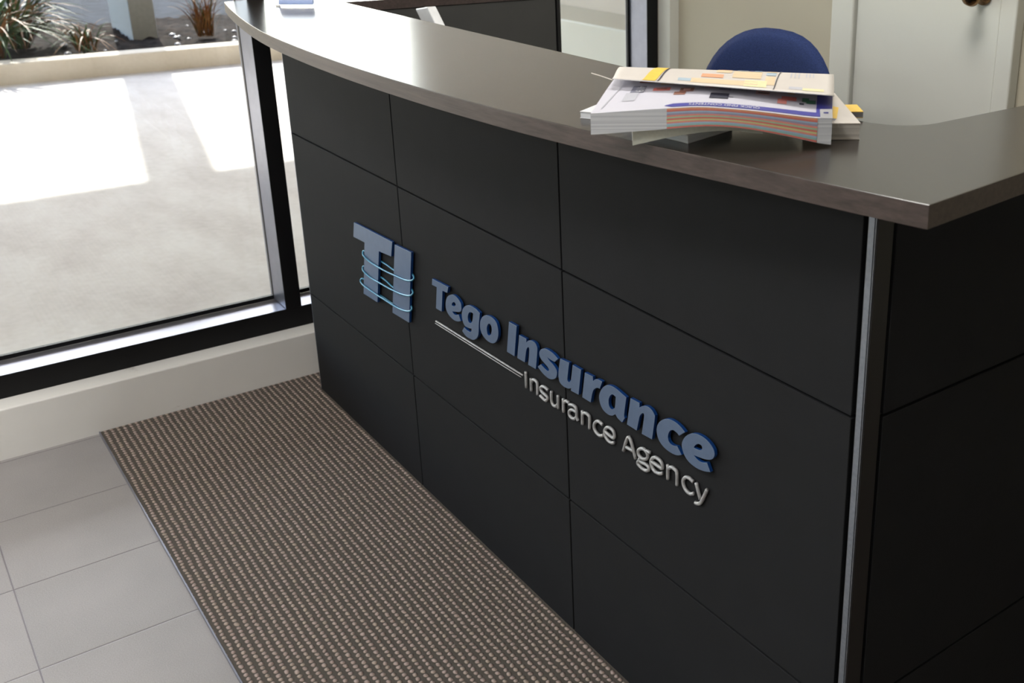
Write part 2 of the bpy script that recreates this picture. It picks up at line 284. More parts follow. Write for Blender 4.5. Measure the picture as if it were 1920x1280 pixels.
def empty(name, loc, label=None, cat=None, group=None, kind=None):
    o = bpy.data.objects.new(name, None); o.location = loc; o.empty_display_size = .1; COL.objects.link(o)
    o.matrix_world = Matrix.Translation(loc)
    tag(o, label, cat, group, kind); return o
def tag(o, label=None, cat=None, group=None, kind=None):
    if label: o['label'] = label
    if cat: o['category'] = cat
    if group: o['group'] = group
    if kind: o['kind'] = kind
    return o
def S(o): o['kind'] = 'structure'; return o
def crom(pts, n=6, closed=True):
    """smooth a contour through its points; points with a third value are corners"""
    L = len(pts); out = []
    P = [Vector(p[:2]) for p in pts]; cr = [len(p) > 2 for p in pts]
    rng = range(L if closed else L - 1)
    for i in rng:
        j = (i + 1) % L
        if cr[i] and cr[j]: out.append(P[i]); continue
        p0 = P[i] if (cr[i] or (not closed and i == 0)) else P[i - 1]
        p3 = P[j] if (cr[j] or (not closed and j == L - 1)) else P[(j + 1) % L]
        for k in range(n):
            t = k / n
            out.append(.5 * ((2 * P[i]) + (P[j] - p0) * t + (2 * p0 - 5 * P[i] + 4 * P[j] - p3) * t * t + (-p0 + 3 * P[i] - 3 * P[j] + p3) * t ** 3))
    if not closed: out.append(P[-1])
    return out
def crom3(pts, n=6, closed=True):
    P = [Vector(p) for p in pts]; L = len(P); out = []
    for i in range(L if closed else L - 1):
        a = P[(i - 1) % L] if (closed or i) else P[i]; b_ = P[i]; c = P[(i + 1) % L]; d_ = P[(i + 2) % L] if (closed or i < L - 2) else P[i + 1]
        for k in range(n):
            t = k / n
            out.append(.5 * ((2 * b_) + (c - a) * t + (2 * a - 5 * b_ + 4 * c - d_) * t * t + (-a + 3 * b_ - 3 * c + d_) * t ** 3))
    if not closed: out.append(P[-1])
    return out
def plate(name, contours, thick, face, side, parent=None, bev=.0004, plane='xz', off=0):
    """solid plate cut from closed contours (holes by even-odd); contours in metres"""
    cu = bpy.data.curves.new(name, 'CURVE'); cu.dimensions = '2D'; cu.fill_mode = 'BOTH'
    for c in contours:
        sp = cu.splines.new('POLY'); sp.points.add(len(c) - 1); sp.use_cyclic_u = True
        for i, p in enumerate(c): sp.points[i].co = (p[0], p[1], 0, 1)
    cu.extrude = thick / 2 - bev; cu.bevel_depth = bev; cu.bevel_resolution = 1; cu.offset = -bev
    tmp = bpy.data.objects.new('tmp', cu); COL.objects.link(tmp)
    bpy.context.view_layer.update()
    me = bpy.data.meshes.new_from_object(tmp.evaluated_get(bpy.context.evaluated_depsgraph_get()))
    bpy.data.objects.remove(tmp); bpy.data.curves.remove(cu)
    me.name = name
    me.materials.clear(); me.materials.append(face); me.materials.append(side)
    for p in me.polygons: p.use_smooth = False
    for p in me.polygons: p.material_index = 0 if abs(p.normal.z) > .9 else 1
    if plane == 'xz':
        me.transform(Matrix(((1, 0, 0, 0), (0, 0, -1, off), (0, 1, 0, 0), (0, 0, 0, 1))))
    else: me.transform(Matrix.Translation((0, 0, off)))
    o = bpy.data.objects.new(name, me); COL.objects.link(o)
    if parent is not None: o.parent = parent; o.matrix_parent_inverse = parent.matrix_world.inverted()
    return o

# ------------------------------------------------------------------ room shell
YB, XR, YF, ZC = 1.44, 4.6, -5.6, 2.75
b = MB(); b.box((-.3, YF, -.1), (XR, YB, 0), M['tiles']); S(b.build('floor'))
b = MB(); b.box((-.3, YF, ZC), (XR, YB + .1, ZC + .1), M['ceil']); S(b.build('ceiling'))
b = MB(); b.box((-.32, YF, -.1), (0, YB, .139), M['sillwall']); S(b.build('wall_left_sill', bev=.003))
bpy.data.objects['wall_left_sill'].name = 'wall_left'
b = MB(); b.box((-.32, YF, 2.55), (0, YB, ZC), M['plaster']); w = b.build('wall_left.001'); S(w)
b = MB(); b.box((-.32, YB, -.1), (XR + .1, YB + .1, ZC + .1), M['wallback']); S(b.build('wall_back'))
b = MB(); b.box((XR, YF, -.1), (XR + .1, YB, ZC + .1), M['wallgrey']); S(b.build('wall_right'))
b = MB(); b.box((-.32, YF - .1, -.1), (XR + .1, YF, ZC + .1), M['plaster']); S(b.build('wall_front'))
# pale bead where the window wall meets the back wall
b = MB(); b.box((-.068, 1.398, .139), (-.002, 1.44, 2.55), M['doorpaint']); S(b.build('trim_1', bev=.002))
# baseboard on the back wall
b = MB(); b.box((.0, 1.428, 0), (.76, 1.44, .09), M['doorpaint']); b.box((1.42, 1.428, 0), (XR, 1.44, .09), M['doorpaint']); S(b.build('baseboard_back', bev=.002))

# window: frame rails, mullions, glass
w1 = empty('window_1', (-.13, -2, .139), kind='structure')
FX, GX = -.07, -.185
def rail(z0, z1, y0, y1, silver_top=True):
    f = MB(); f.box((FX - .004, y0, z0), (FX, y1, z1), M['frame_black']); f.box((GX, y0, z0 + .001), (FX - .004, y1, z1 - .0012), M['frame_silver'])
    return f
rail(.139, .203, YF, YB).build('bottom_rail', w1, bev=.001)
rail(2.49, 2.55, YF, YB).build('top_rail', w1, bev=.001)
mull_y = [-.016 + .024 * 0 + k * 1.372 for k in (-4, -3, -2, -1, 0, 1)]
centres = [k * 1.3665 + .0075 for k in (-4, -3, -2, -1, 0, 1)]
for y in centres:
    f = MB(); f.box((FX - .004, y - .0235, .203), (FX, y + .0235, 2.49), M['frame_black'])
    f.box((GX - .02, y - .0225, .203), (FX - .004, y + .0225, 2.49), M['frame_silver'])
    f.build('mullion', w1, bev=.001)
edges = centres
for i in range(len(edges) - 1):
    y0, y1 = edges[i] + .0225, edges[i + 1] - .0225
    gk = MB()
    for (a, c) in (((y0, .203), (y1, .215)), ((y0, 2.478), (y1, 2.49)), ((y0, .215), (y0 + .003, 2.478)), ((y1 - (.008 if i == 4 else .001), .215), (y1, 2.478))):
        gk.box((GX - .006, a[0], a[1]), (GX + .006, c[0], c[1]), M['frame_black'])
    gk.build('gasket', w1)
    g_ = MB(); g_.box((GX - .003, y0 + .004, .21), (GX + .003, y1 - .004, 2.482), M['glass']); g_.build('glass_pane', w1)
# outer sill under the glass line
b = MB(); b.box((-.34, YF, .10), (GX - .006, YB, .139), M['kerb']); S(b.build('trim_2'))

# back door
d1 = empty('door_1', (1.1, 1.42, 0), kind='structure')
b = MB(); b.box((.866, 1.412, .006), (1.352, 1.436, 2.04), M['doorpaint']); b.build('door_leaf', d1, bev=.002)
b = MB()
b.box((.772, 1.402, 0), (.858, 1.4395, 2.12), M['doorpaint']); b.box((1.358, 1.402, 0), (1.408, 1.4395, 2.12), M['doorpaint']); b.box((.858, 1.402, 2.045), (1.358, 1.4395, 2.12), M['doorpaint'])
b.build('door_frame', d1, bev=.004)
k = MB(); k.lathe([(0, 0), (.026, 0), (.027, .004), (.012, .008), (.010, .03), (.022, .038), (.028, .05), (.024, .062), (.012, .068), (0, .069)], M['bronze'])
kn = k.build('door_knob', d1, smooth=True); kn.matrix_world = Matrix.Translation((1.297, 1.412, 1.163)) @ Matrix.Rotation(math.radians(90), 4, 'X')

# carpet runner and its metal edge
b = MB(); b.box((.0, -.5692, .0), (4.58, 1.42, .006), M['carpet'])
tag(b.build('carpet', bev=.002), 'brown and grey loop pile carpet with rows of pinkish bumps around the desk', 'carpet')
b = MB(); b.box((.0, -.5722, .0), (4.58, -.5690, .0068), M['frame_silver']); S(b.build('trim_3', bev=.0006))

# ------------------------------------------------------------------ reception desk
ZT, TH = 1.12, .027
ZU = ZT - TH
xs = [.118, .7954, 1.4827, 2.1775]; zs = [0.0064, .3102, .7798, ZU - .001]
G = .0021
desk = empty('reception_desk', (1.15, .1, 0), 'charcoal panelled reception desk with grooved front, standing on the carpet', 'reception desk')
for i in range(3):
    for j in range(3):
        b = MB(); b.box((xs[i] + (G if i else 0), 0, zs[j] + (G if j else 0)), (xs[i + 1] - (G if i < 2 else 0), .016, zs[j + 1] - (G if j < 2 else 0)), M['laminate'])
        b.build('front_panel', desk, bev=.0007, seg=1)
b = MB(); b.box((.119, .0165, .0064), (2.186, .15, ZU - .001), M['carcass'])
b.box((2.1925, .0365, .0064), (2.105, 1.05, ZU - .001), M['carcass']); b.box((-.02, .15, .14), (.14, .835, ZU - .001), M['carcass']); b.box((.002, .15, .0065), (.14, .835, .14), M['carcass'])
b.build('carcass', desk)
b = MB(); b.box((.1145, .0005, .0064), (.1178, .03, ZU - .002), M['frame_silver']); b.build('edge_strip', desk)
for j in range(3):
    b = MB(); b.box((2.1835 + .0, .0375, zs[j] + (G if j else 0)), (2.2, 1.05, zs[j + 1] - (G if j < 2 else 0)), M['laminate_side'])
    b.build('side_panel', desk, bev=.0007, seg=1)
po = MB(); po.box((2.184, .001, .0064), (2.1998, .031, ZU - .001), M['black_metal']); pst = po.build('corner_post', desk, bev=.001)
po = MB(); po.box((2.1868, -.0012, .0064), (2.1962, .0008, ZU - .001), M['alu']); po.box((2.1972, -.0006, .0064), (2.1985, .0008, ZU - .001), M['alu'])
q = po.build('aluminium_strip', pst, bev=.0004)
b = MB(); b.box((.1405, .17, .745), (.152, .832, ZU - .001), M['laminate_inner']); b.build('inner_panel', desk)
b = MB(); b.box((-.02, .836, .14), (.156, .848, ZU - .0005), M['black_metal']); b.build('end_panel', desk)
b = MB(); b.box((.14, .1505, .09), (2.10, .158, ZU - .001), M['laminate']); b.build('back_panel', desk)
b = MB(); b.box((.154, .16, .715), (2.10, .62, .74), M['laminate']); b.build('work_surface', desk, bev=.002)

# continuous worktop
front = [(-.032, -.087), (.131, -.121), (.346, -.160), (.519, -.186), (.672, -.203), (.806, -.212), (.944, -.218), (1.078, -.2205), (1.195, -.220), (1.318, -.2165), (1.433, -.2115), (1.529, -.205), (1.664, -.193), (1.756, -.1815), (1.841, -.169), (1.938, -.154), (2.025, -.139), (2.11, -.1235), (2.192, -.1095), (2.282, -.0925), (2.336, -.081)]
fc = crom([front[0] + (1,)] + front[1:-1] + [front[-1] + (1,)], 10, closed=False)
out = [tuple(p) for p in fc]
out += [(2.318, .11), (2.30, .6), (2.29, 1.06), (2.087, 1.06)]
r = .075; cx, cy = 2.087 - r, .168 + r
for k in range(0, 13):
    a = -k * math.pi / 24
    out.append((cx + r * math.cos(a), cy + r * math.sin(a)))
out += [(.155, .168), (.155, .85), (-.05, .85), (-.05, .0)]
top = plate('countertop', [out], TH, M['wood_top'], M['wood_edge'], None, bev=.001, plane='xy', off=ZT - TH / 2)
tag(top, 'dark wood grain countertop with a bowed front edge, on top of the charcoal desk', 'countertop')

# ------------------------------------------------------------------ sign
def sc4(c, n=6): return [tuple(p * 1e-4) for p in crom(c, n)]
em = empty('emblem', (.42, -.006, .62), 'raised blue T and I emblem wrapped by three cyan rings, left of the lettering', 'sign')
plate('letter_t', [sc4(EMB_T[0])], .006, M['letter_face'], M['letter_side'], em, off=-.007)
plate('letter_i', [sc4(EMB_I[0])], .006, M['letter_face'], M['letter_side'], em, off=-.007)
for rg in RINGS:
    t = MB(); t.tube(crom3([(a * 1e-4, c * 1e-4, d_ * 1e-4) for a, c, d_ in rg], 5), .0021, M['cyan'], 8, closed=True)
    t.build('ring', em, smooth=True)
big = empty('raised_lettering', (1.0, -.006, .55), 'large blue raised letters across the middle of the desk front', 'sign')
for n_, cs in BIG:
    nm = 'letter_' + n_.lower()
    plate(nm, [sc4(c) for c in cs], .006, M['letter_face'], M['letter_side'], big, off=-.007)
small = empty('tagline_lettering', (1.2, -.004, .45), 'small silver raised letters below the large blue letters', 'sign')
def stroke(mb, pts, w, y):
    P = [p * 1e-4 for p in crom([tuple(q) for q in pts], 5, closed=False)]
    mb.tube([(p.x, y, p.y) for p in P], w, M['silver'], 8)
for n_, sts in SMALL:
    mb = MB()
    for st in sts: stroke(mb, st, .0032, -.0038)
    mb.build('letter_' + n_.lower(), small, smooth=True)
ln = MB()
for st, w_ in zip(LINES, (.0021, .0011)): stroke(ln, st, w_, -.0024)
tag(ln.build('rule_line', smooth=True), 'thin double silver line under the first blue word, left of the small silver letters', 'sign')

# ------------------------------------------------------------------ catalogues on the counter
E_ = Vector(CAT['E']); B_ = Vector((-E_.y, E_.x, 0)); P0 = Vector(CAT['P0']); LL = CAT['L']
def interp(tb, s):
    if s <= tb[0][0]: return tb[0][1]
    for a, c in zip(tb, tb[1:]):
        if s <= c[0]:
            t = (s - a[0]) / (c[0] - a[0]); return a[1] + (c[1] - a[1]) * t
    return tb[-1][1]
def sm(tb, s, w=.018): return sum(interp(tb, s + k * w / 4) for k in range(-4, 5)) / 9
def base(s, d, z): q = P0 + E_ * s + B_ * d; return Vector((q.x, q.y, z))
def quad3(a, m_, c, t):  # through three points
    a, m_, c = Vector(a), Vector(m_), Vector(c)
    return a * (1 - t) * (1 - 2 * t) + m_ * 4 * t * (1 - t) + c * t * (2 * t - 1)
crest = lambda t: quad3(CAT['crL'], CAT['crM'], CAT['crR'], t)
free = lambda t: quad3(CAT['frL'], CAT['frM'], CAT['frR'], t)
def page(u, v):
    a = base(u * LL, 0, sm(CAT['top'], u * LL)); c = crest(u)
    p = a.lerp(c, v); p.z = a.z + (c.z - a.z) * v ** 1.25 + .003 * math.sin(math.pi * v); return p
def under(u, v):
    a = base(u * LL, 0, sm(CAT['bot'], u * LL)); c = crest(u) - Vector((0, 0, .030))
    p = a.lerp(c, v); p.z += .004 * math.sin(math.pi * v); p.z = max(p.z, 1.1222)
    if v > .15: p.z = max(p.z, 1.1434)
    elif v > .03: p.z = max(p.z, 1.1222 + (v - .03) / .12 * .0212)
    return p
def cover(u, v, lift=0):  # v 0 = crest, 1 = free edge
    a = crest(u); c = free(u)
    p = a.lerp(c, v); p.z += .006 * math.sin(math.pi * min(1, v * 1.15)) * (1 - .3 * v) + .0006
    return p + Vector((0, 0, lift))
cat = empty('open_catalogue', tuple(base(.15, .08, 1.122)), 'thick open catalogue with coloured index tabs, lying on top of the stack', 'catalogue')
mb = MB(); NU, NV = 40, 14
mb.grid(lambda u, v: page(u, v), NU, NV, M['paper_lilac'])
mb.grid(lambda u, v: under(u, v), NU, NV, M['paper_grey'])
def front_s(u, v):
    s = u * LL; z0 = sm(CAT['bot'], s); z1 = sm(CAT['top'], s); return base(s, 0, z0 + (z1 - z0) * v)
mb.grid(front_s, NU, 8, M['page_edges'])
mb.grid(lambda u, v: under(0, u).lerp(page(0, u), v), NV, 3, M['page_edges'])
mb.grid(lambda u, v: under(1, u).lerp(page(1, u), v), NV, 3, M['page_edges'])
mb.grid(lambda u, v: under(u, 1).lerp(page(u, 1), v), NU, 3, M['page_edges'])
blk = mb.build('page_block', cat, smooth=False)
# coloured stripes printed on the fore-edge
cols = ['red', 'teal', 'sky', 'salmon', 'lime', 'red', 'green', 'salmon', 'mauve', 'sky', 'red', 'orange']
st = MB()
u0, u1 = .0936 / LL, .2819 / LL
nC = len(cols)
for k, cn in enumerate(cols):
    def fs(u, v, k=k):
        uu = u0 + (u1 - u0) * u; s = uu * LL; z0 = sm(CAT['bot'], s); z1 = sm(CAT['top'], s)
        return base(s, -.0006, z0 + (z1 - z0) * (.015 + .97 * (k + v) / nC))
    st.grid(fs, 24, 1, M[cn])
st.build('index_tabs', cat)['label'] = 'striped coloured fore edge'
# white numbered tab at the right
tb = MB()
tz0, tz1 = CAT['tab'][0][1], CAT['tab'][1][1]
a0 = base(.2853, -.0009, sm(CAT['top'], .2853)); a1 = base(.3007, -.0009, sm(CAT['top'], .3007))
tb.grid(lambda u, v: base(.2853 + .0155 * u, -.0009 + .007 * v, (sm(CAT['top'], .29) + .0005) * (1 - v) + (tz0 - .003) * v), 2, 2, M['paper'])
tb.build('numbered_tab', cat)
def patch(name, surf, u_0, u_1, v_0, v_1, mat, parent, lift=.0005, nu=None, nv=None, slant=0):
    mb = MB(); nu = nu or max(1, int((u_1 - u_0) * 40)); nv = nv or max(1, int(abs(v_1 - v_0) * 14))
    mb.grid(lambda u, v: surf(u_0 + (u_1 - u_0) * u + slant * v, v_0 + (v_1 - v_0) * v) + Vector((0, 0, lift)), nu, nv, mat)
    return mb
pr = MB()
def P(surf, u_0, u_1, v_0, v_1, mn, lift=.0005, slant=0, tgt=None):
    (tgt or pr).grid(lambda u, v: surf(u_0 + (u_1 - u_0) * u + slant * v, v_0 + (v_1 - v_0) * v) + Vector((0, 0, lift)), max(2, int((u_1 - u_0) * 40)), max(1, int(abs(v_1 - v_0) * 14)), M[mn])
# page print
P(page, .33, .955, .02, .095, 'navyink'); P(page, .93, .998, .06, .95, 'navyink')
pr.face([page(.33, .02) + Vector((0, 0, .0005)), page(.33, .095) + Vector((0, 0, .0005)), page(.295, .055) + Vector((0, 0, .0005))], M['navyink'])
P(page, .10, .155, .20, .37, 'palegrey'); P(page, .115, .175, .37, .52, 'greyink', .0006)
P(page, .03, .036, .08, .55, 'palegrey', .0006, .03)
P(page, .13, .20, .60, .66, 'brick'); P(page, .13, .22, .66, .80, 'pinkish')
P(page, .21, .285, .40, .47, 'red'); P(page, .225, .27, .42, .45, 'brown', .0008)
P(page, .23, .31, .55, .80, 'beige', .0004)
P(page, .31, .36, .29, .36, 'brown'); P(page, .33, .39, .36, .45, 'brown'); P(page, .345, .375, .38, .43, 'pinkish', .0008)
P(page, .34, .40, .53, .80, 'beige', .0004)
P(page, .43, .475, .46, .54, 'red', .0006, .02); P(page, .475, .505, .46, .54, 'lime')
P(page, .47, .55, .20, .32, 'darkink', .0007); P(page, .50, .55, .40, .55, 'mauve', .0004)
P(page, .55, .57, .24, .25, 'darkink')
P(page, .66, .72, .36, .48, 'pinkish', .0004); P(page, .665, .715, .38, .40, 'darkink', .0007, .01); P(page, .665, .715, .43, .45, 'brown', .0007, .01)
P(page, .76, .80, .20, .30, 'salmon'); P(page, .775, .84, .28, .36, 'red')
P(page, .865, .895, .28, .36, 'greenink', .0006); P(page, .885, .925, .25, .32, 'greenink', .0007); P(page, .855, .875, .22, .25, 'darkink')
P(page, .80, .83, .42, .60, 'beige', .0004)
for k in range(5): P(page, .56 + k * .018, .566 + k * .018, .42, .6, 'palegrey', .0005)
pr.build('page_print', cat)
# curled cover
cv = MB()
cv.grid(lambda u, v: cover(u, v), 30, 12, M['paper_warm']); cv.grid(lambda u, v: cover(u, v, -.0009), 30, 12, M['paper'])
cv.grid(lambda u, v: cover(u, 1, -.0009 * v), 30, 1, M['paper']); cv.grid(lambda u, v: cover(0, u, -.0009 * v), 12, 1, M['paper']); cv.grid(lambda u, v: cover(1, u, -.0009 * v), 12, 1, M['paper'])
cvo = cv.build('cover', cat, smooth=True)
pr = MB()
P(cover, .185, .245, .02, .97, 'yellow', .0006, -.045)
P(cover, .245, .252, .02, .97, 'darkink', .0007, -.035)
P(cover, .46, .53, .12, .42, 'beige'); P(cover, .475, .52, .14, .17, 'salmon', .0008)
P(cover, .55, .60, .06, .20, 'bluegrey'); P(cover, .61, .625, .08, .2, 'navyink', .0006); P(cover, .63, .665, .08, .2, 'sky', .0006)
P(cover, .54, .67, .24, .62, 'beige', .0004); P(cover, .40, .50, .52, .66, 'orange', .0005); P(cover, .30, .44, .74, .84, 'bluegrey', .0004)
P(cover, .36, .66, .72, .88, 'beige', .0005); P(cover, .60, .70, .68, .90, 'paleyellow', .0005)
P(cover, .69, .735, .10, .24, 'beige', .0004); P(cover, .69, .735, .28, .45, 'bluegrey', .0005); P(cover, .69, .735, .5, .8, 'beige', .0004)
P(cover, .752, .757, .02, .97, 'darkink', .0007, -.02)
for k in range(3): P(cover, .80 + k * .018, .806 + k * .018, .12, .50, 'palegrey', .0005)
for k in range(3): P(cover, .87 + k * .016, .876 + k * .016, .12, .45, 'palegrey', .0005)
P(cover, .86, .955, .82, .9, 'paleyellow', .0005); P(cover, .80, .86, .80, .88, 'palegrey', .0005)
pr.build('cover_print', cvo)
# text printed on the page
def text_on(name, body, surf, fn, parent, mat):
    cu = bpy.data.curves.new(name, 'FONT'); cu.body = body; cu.size = 1; cu.align_x = 'CENTER'; cu.align_y = 'CENTER'; cu.resolution_u = 2
    tmp = bpy.data.objects.new('tmp', cu); COL.objects.link(tmp); bpy.context.view_layer.update()
    me = bpy.data.meshes.new_from_object(tmp.evaluated_get(bpy.context.evaluated_depsgraph_get()))
    bpy.data.objects.remove(tmp)
    for v in me.vertices:
        u_, v_ = fn(v.co.x, v.co.y); q = surf(u_, v_); v.co = q + Vector((0, 0, .0011))
    me.materials.clear(); me.materials.append(mat)
    o = bpy.data.objects.new(name, me); COL.objects.link(o); o.parent = parent; o.matrix_parent_inverse = parent.matrix_world.inverted(); return o
text_on('heading_text', 'QUICK FIND CONTENTS', page, lambda x, y: (.545 - x * .0265, .057 - y * .062), cat, M['paper'])
text_on('page_number', '419', page, lambda x, y: (.152 + y * .055, .44 - x * .085), cat, M['paper'])
text_on('tab_number', '1', lambda u, v: base(.293 + u * .01, -.0012 + .007 * v, (sm(CAT['top'], .29) + .0005) * (1 - v) + (tz0 - .003) * v), lambda x, y: (-y * .9, .5 + x * 1.4), cat, M['navyink'])
# loose flap whose edge sticks out at the left
fl = MB(); wq = Vector(CAT['wire']); f0 = Vector(CAT['frL']) - Vector((0, 0, .0012))
fl.tube([tuple(wq), tuple(wq.lerp(f0, .5) + Vector((0, 0, .0003))), tuple(f0)], .0007, M['paper_warm'], 6); fl.build('page_corner', cat)

def block(name, corner, da, la, db, lb, z0, z1, mtop, medge, label, extra=None, cat_='catalogue', group=None):
    c = Vector((corner[0], corner[1])); a = Vector(da).normalized() * la; bb = Vector(db).normalized() * lb
    o = empty(name, (*(c + a * .5 + bb * .5), z0), label, cat_, group)
    pts = [c, c + a, c + a + bb, c + bb]
    t = .0008
    ins = [p + ((c + a * .5 + bb * .5) - p) * .012 for p in pts]
    m1 = MB(); m1.prism(ins, z0 + t, z1 - t, medge); m1.build('page_block', o)
    m2 = MB(); m2.prism(pts, z1 - t, z1, mtop); m2.build('cover', o)
    m3 = MB(); m3.prism(pts, z0, z0 + t, mtop); m3.build('back_cover', o)
    if extra:
        m4 = MB()
        for poly, mn in extra: m4.face([(*(c + a * u + bb * v), z1 + .0004) for u, v in poly], M[mn])
        m4.build('cover_print', o)
    return o
block('thick_catalogue', (2.091, .081), (-.5719, -.8203), .075, (-.8, .6), .215, 1.1203, 1.1418, M['paper_warm'], M['page_edges_warm'],
      'thick cream covered catalogue poking out to the right under the open one', [([(.36, .12), (.16, .46), (.50, .62), (.95, .30)], 'yellow'), ([(.36, .12), (.95, .30), (.96, .24), (.42, .07)], 'greyink')])
block('note_pad', (2.0035, .1835), (-.57, -.82), .024, (-.8, .6), .05, 1.1203, 1.1295, M['yellow'], mat_lines('grey_pad_edges', (.35, .34, .35), (.2, .2, .22), 420),
      'yellow topped pad behind the thick cream catalogue', cat_='pad')
block('booklet', (1.975, -.111), (-.97, -.10), .085, (-.25, .97), .10, 1.1203, 1.1308, M['paper'], M['page_edges'],
      'white booklet whose front corner points at the counter edge, under the open catalogue')
block('booklet', (1.765, -.136), (.87, .49), .085, (-.49, .87), .16, 1.1203, 1.1300, M['paper'], M['page_edges'],
      'thin white booklet poking out at the left end of the stack')
# soft grey-green catalogue sagging between them
b3 = CAT['b3']
def b3b(s): return sm(b3[1:], s, .01) if s > b3[1][0] else b3[1][1]
mb = MB(); s0, s1 = b3[1][0], .215
def b3top(s): return max(b3b(s) + .0035, sm(CAT['bot'], s) - .0012)
off = .0086
mb.grid(lambda u, v: base(s0 + (s1 - s0) * u, off, b3b(s0 + (s1 - s0) * u) * (1 - v) + b3top(s0 + (s1 - s0) * u) * v), 24, 3, M['paper_grey'])
def b3s(u, v, topf):
    s = s0 + (s1 - s0) * u; z = b3top(s) if topf else b3b(s)
    q = base(s, off + .032 * v, z); zz = 1.1330 if not topf else 1.1370
    q.z = z * (1 - v) + max(zz, z if topf else zz) * v if not topf else z * (1 - v) + min(max(zz, z), z) * v
    return q
mb.grid(lambda u, v: b3s(u, v, True), 24, 4, M['paper_grey']); mb.grid(lambda u, v: b3s(u, v, False), 24, 4, M['paper_grey'])
mb.grid(lambda u, v: b3s(0, u, False).lerp(b3s(0, u, True), v), 4, 2, M['paper']); mb.grid(lambda u, v: b3s(1, u, False).lerp(b3s(1, u, True), v), 4, 2, M['paper_grey'])
tag(mb.build('soft_catalogue'), 'soft grey green catalogue sagging over the counter edge beneath the open one', 'catalogue')

# ------------------------------------------------------------------ business card holder
hc = Vector((.178, .030)); ha = Vector((.57, .82)).normalized(); hb = Vector((-ha.y, ha.x))
ho = empty('card_holder', (hc.x, hc.y, ZT), 'clear acrylic holder with pale blue cards at the far end of the counter', 'card holder')
def lb(u, v, z): q = hc + ha * u + hb * v; return (q.x, q.y, ZT + z)
def obox(mb, u0, u1, v0, v1, z0, z1, m, lean=0):
    i = len(mb.v)
    for z in (z0, z1):
        for (u, v) in ((u0, v0), (u1, v0), (u1, v1), (u0, v1)): mb.v.append(lb(u, v + lean * z, z))
    for q in ((0, 3, 2, 1), (4, 5, 6, 7), (0, 1, 5, 4), (1, 2, 6, 5), (2, 3, 7, 6), (3, 0, 4, 7)):
        mb.f.append([i + k for k in q]); mb.m.append(mb.mi(m))
mb = MB(); obox(mb, -.049, .049, -.006, .05, .0004, .004, M['acrylic']); mb.build('base', ho)
mb = MB(); obox(mb, -.049, .049, .018, .021, .0042, .055, M['acrylic'], .35); mb.build('back_plate', ho)
mb = MB(); obox(mb, -.049, .049, -.006, -.003, .0042, .014, M['acrylic']); mb.build('front_lip', ho)
mb = MB(); obox(mb, -.043, .043, .001, .013, .0045, .050, M['cardblue'], .30); mb.build('card_stack', ho)['label'] = 'stack of pale blue business cards'

# white slanted holder on the staff side
wo = empty('document_holder', (.45, .32, .74), 'white slanted holder sticking up behind the counter near the dark return', 'document holder')
def slab(x0, x1, y0, y1, zt_, lean, m):
    mb = MB(); i = 0
    for z, k in ((.745, 0), (zt_, 1)):
        for (x, y) in ((x0, y0), (x1, y0), (x1, y1), (x0, y1)): mb.v.append((x - lean * k, y, z + (.012 if (k and x == x1) else 0)))
    for q in ((0, 3, 2, 1), (4, 5, 6, 7), (0, 1, 5, 4), (1, 2, 6, 5), (2, 3, 7, 6), (3, 0, 4, 7)):
        mb.f.append(list(q)); mb.m.append(mb.mi(m))
    return mb
slab(.70, .775, .30, .325, 1.108, .393, M['white_gloss']).build('panel', wo, bev=.003)
b = MB(); b.box((.60, .26, .7405), (.84, .40, .75), M['white_gloss']); b.build('base', wo, bev=.003)

# ------------------------------------------------------------------ office chair
CX, CY = .985, .99
ch = empty('office_chair', (CX, .76, .006), 'navy blue fabric office chair behind the counter', 'office chair')
def back(side):
    def f(u, v):
        # outline: egg shape, rounded top
        a = 2 * math.pi * u
        ex = .272; r_ = v
        ca, sa = math.cos(a), math.sin(a)
        px_ = ex * math.copysign(abs(ca) ** .82, ca) * r_
        pz = (.27 if sa > 0 else .25) * math.copysign(abs(sa) ** .9, sa) * r_
        bulge = .030 * (1 - r_ ** 4) ** .5
        y = CY - .05 * (px_ / .27) ** 2 * 1.0 + side * bulge
        return (CX + px_ * (1 - .10 * (pz < 0) * (-pz / .25)), y, .805 + pz + .0)
    return f
mb = MB(); mb.grid(back(-1), 48, 12, M['navy']); mb.grid(back(1), 48, 12, M['navy'])
o = mb.build('backrest', ch, smooth=True)
mb = MB()
def seatf(side):
    def f(u, v):
        a = 2 * math.pi * u; ca, sa = math.cos(a), math.sin(a)
        x = .24 * math.copysign(abs(ca) ** .7, ca) * v; y = .23 * math.copysign(abs(sa) ** .7, sa) * v
        return (CX + x, .76 + y, .47 + side * .035 * (1 - v ** 5) ** .5 - .02 * (x / .24) ** 2 * 0)
    return f
mb.grid(seatf(1), 40, 10, M['navy']); mb.grid(seatf(-1), 40, 10, M['navy']); mb.build('seat', ch, smooth=True)
mb = MB(); mb.tube([(CX, .86, .43), (CX, 1.03, .44), (CX, 1.055, .55), (CX, 1.022, .75)], .016, M['black_plastic'], 10); mb.build('back_bracket', ch, smooth=True)
mb = MB(); mb.tube([(CX, .76, .12), (CX, .76, .30)], .028, M['black_plastic'], 16); mb.tube([(CX, .76, .28), (CX, .76, .44)], .016, M['black_metal'], 16); mb.build('gas_lift', ch, smooth=True)
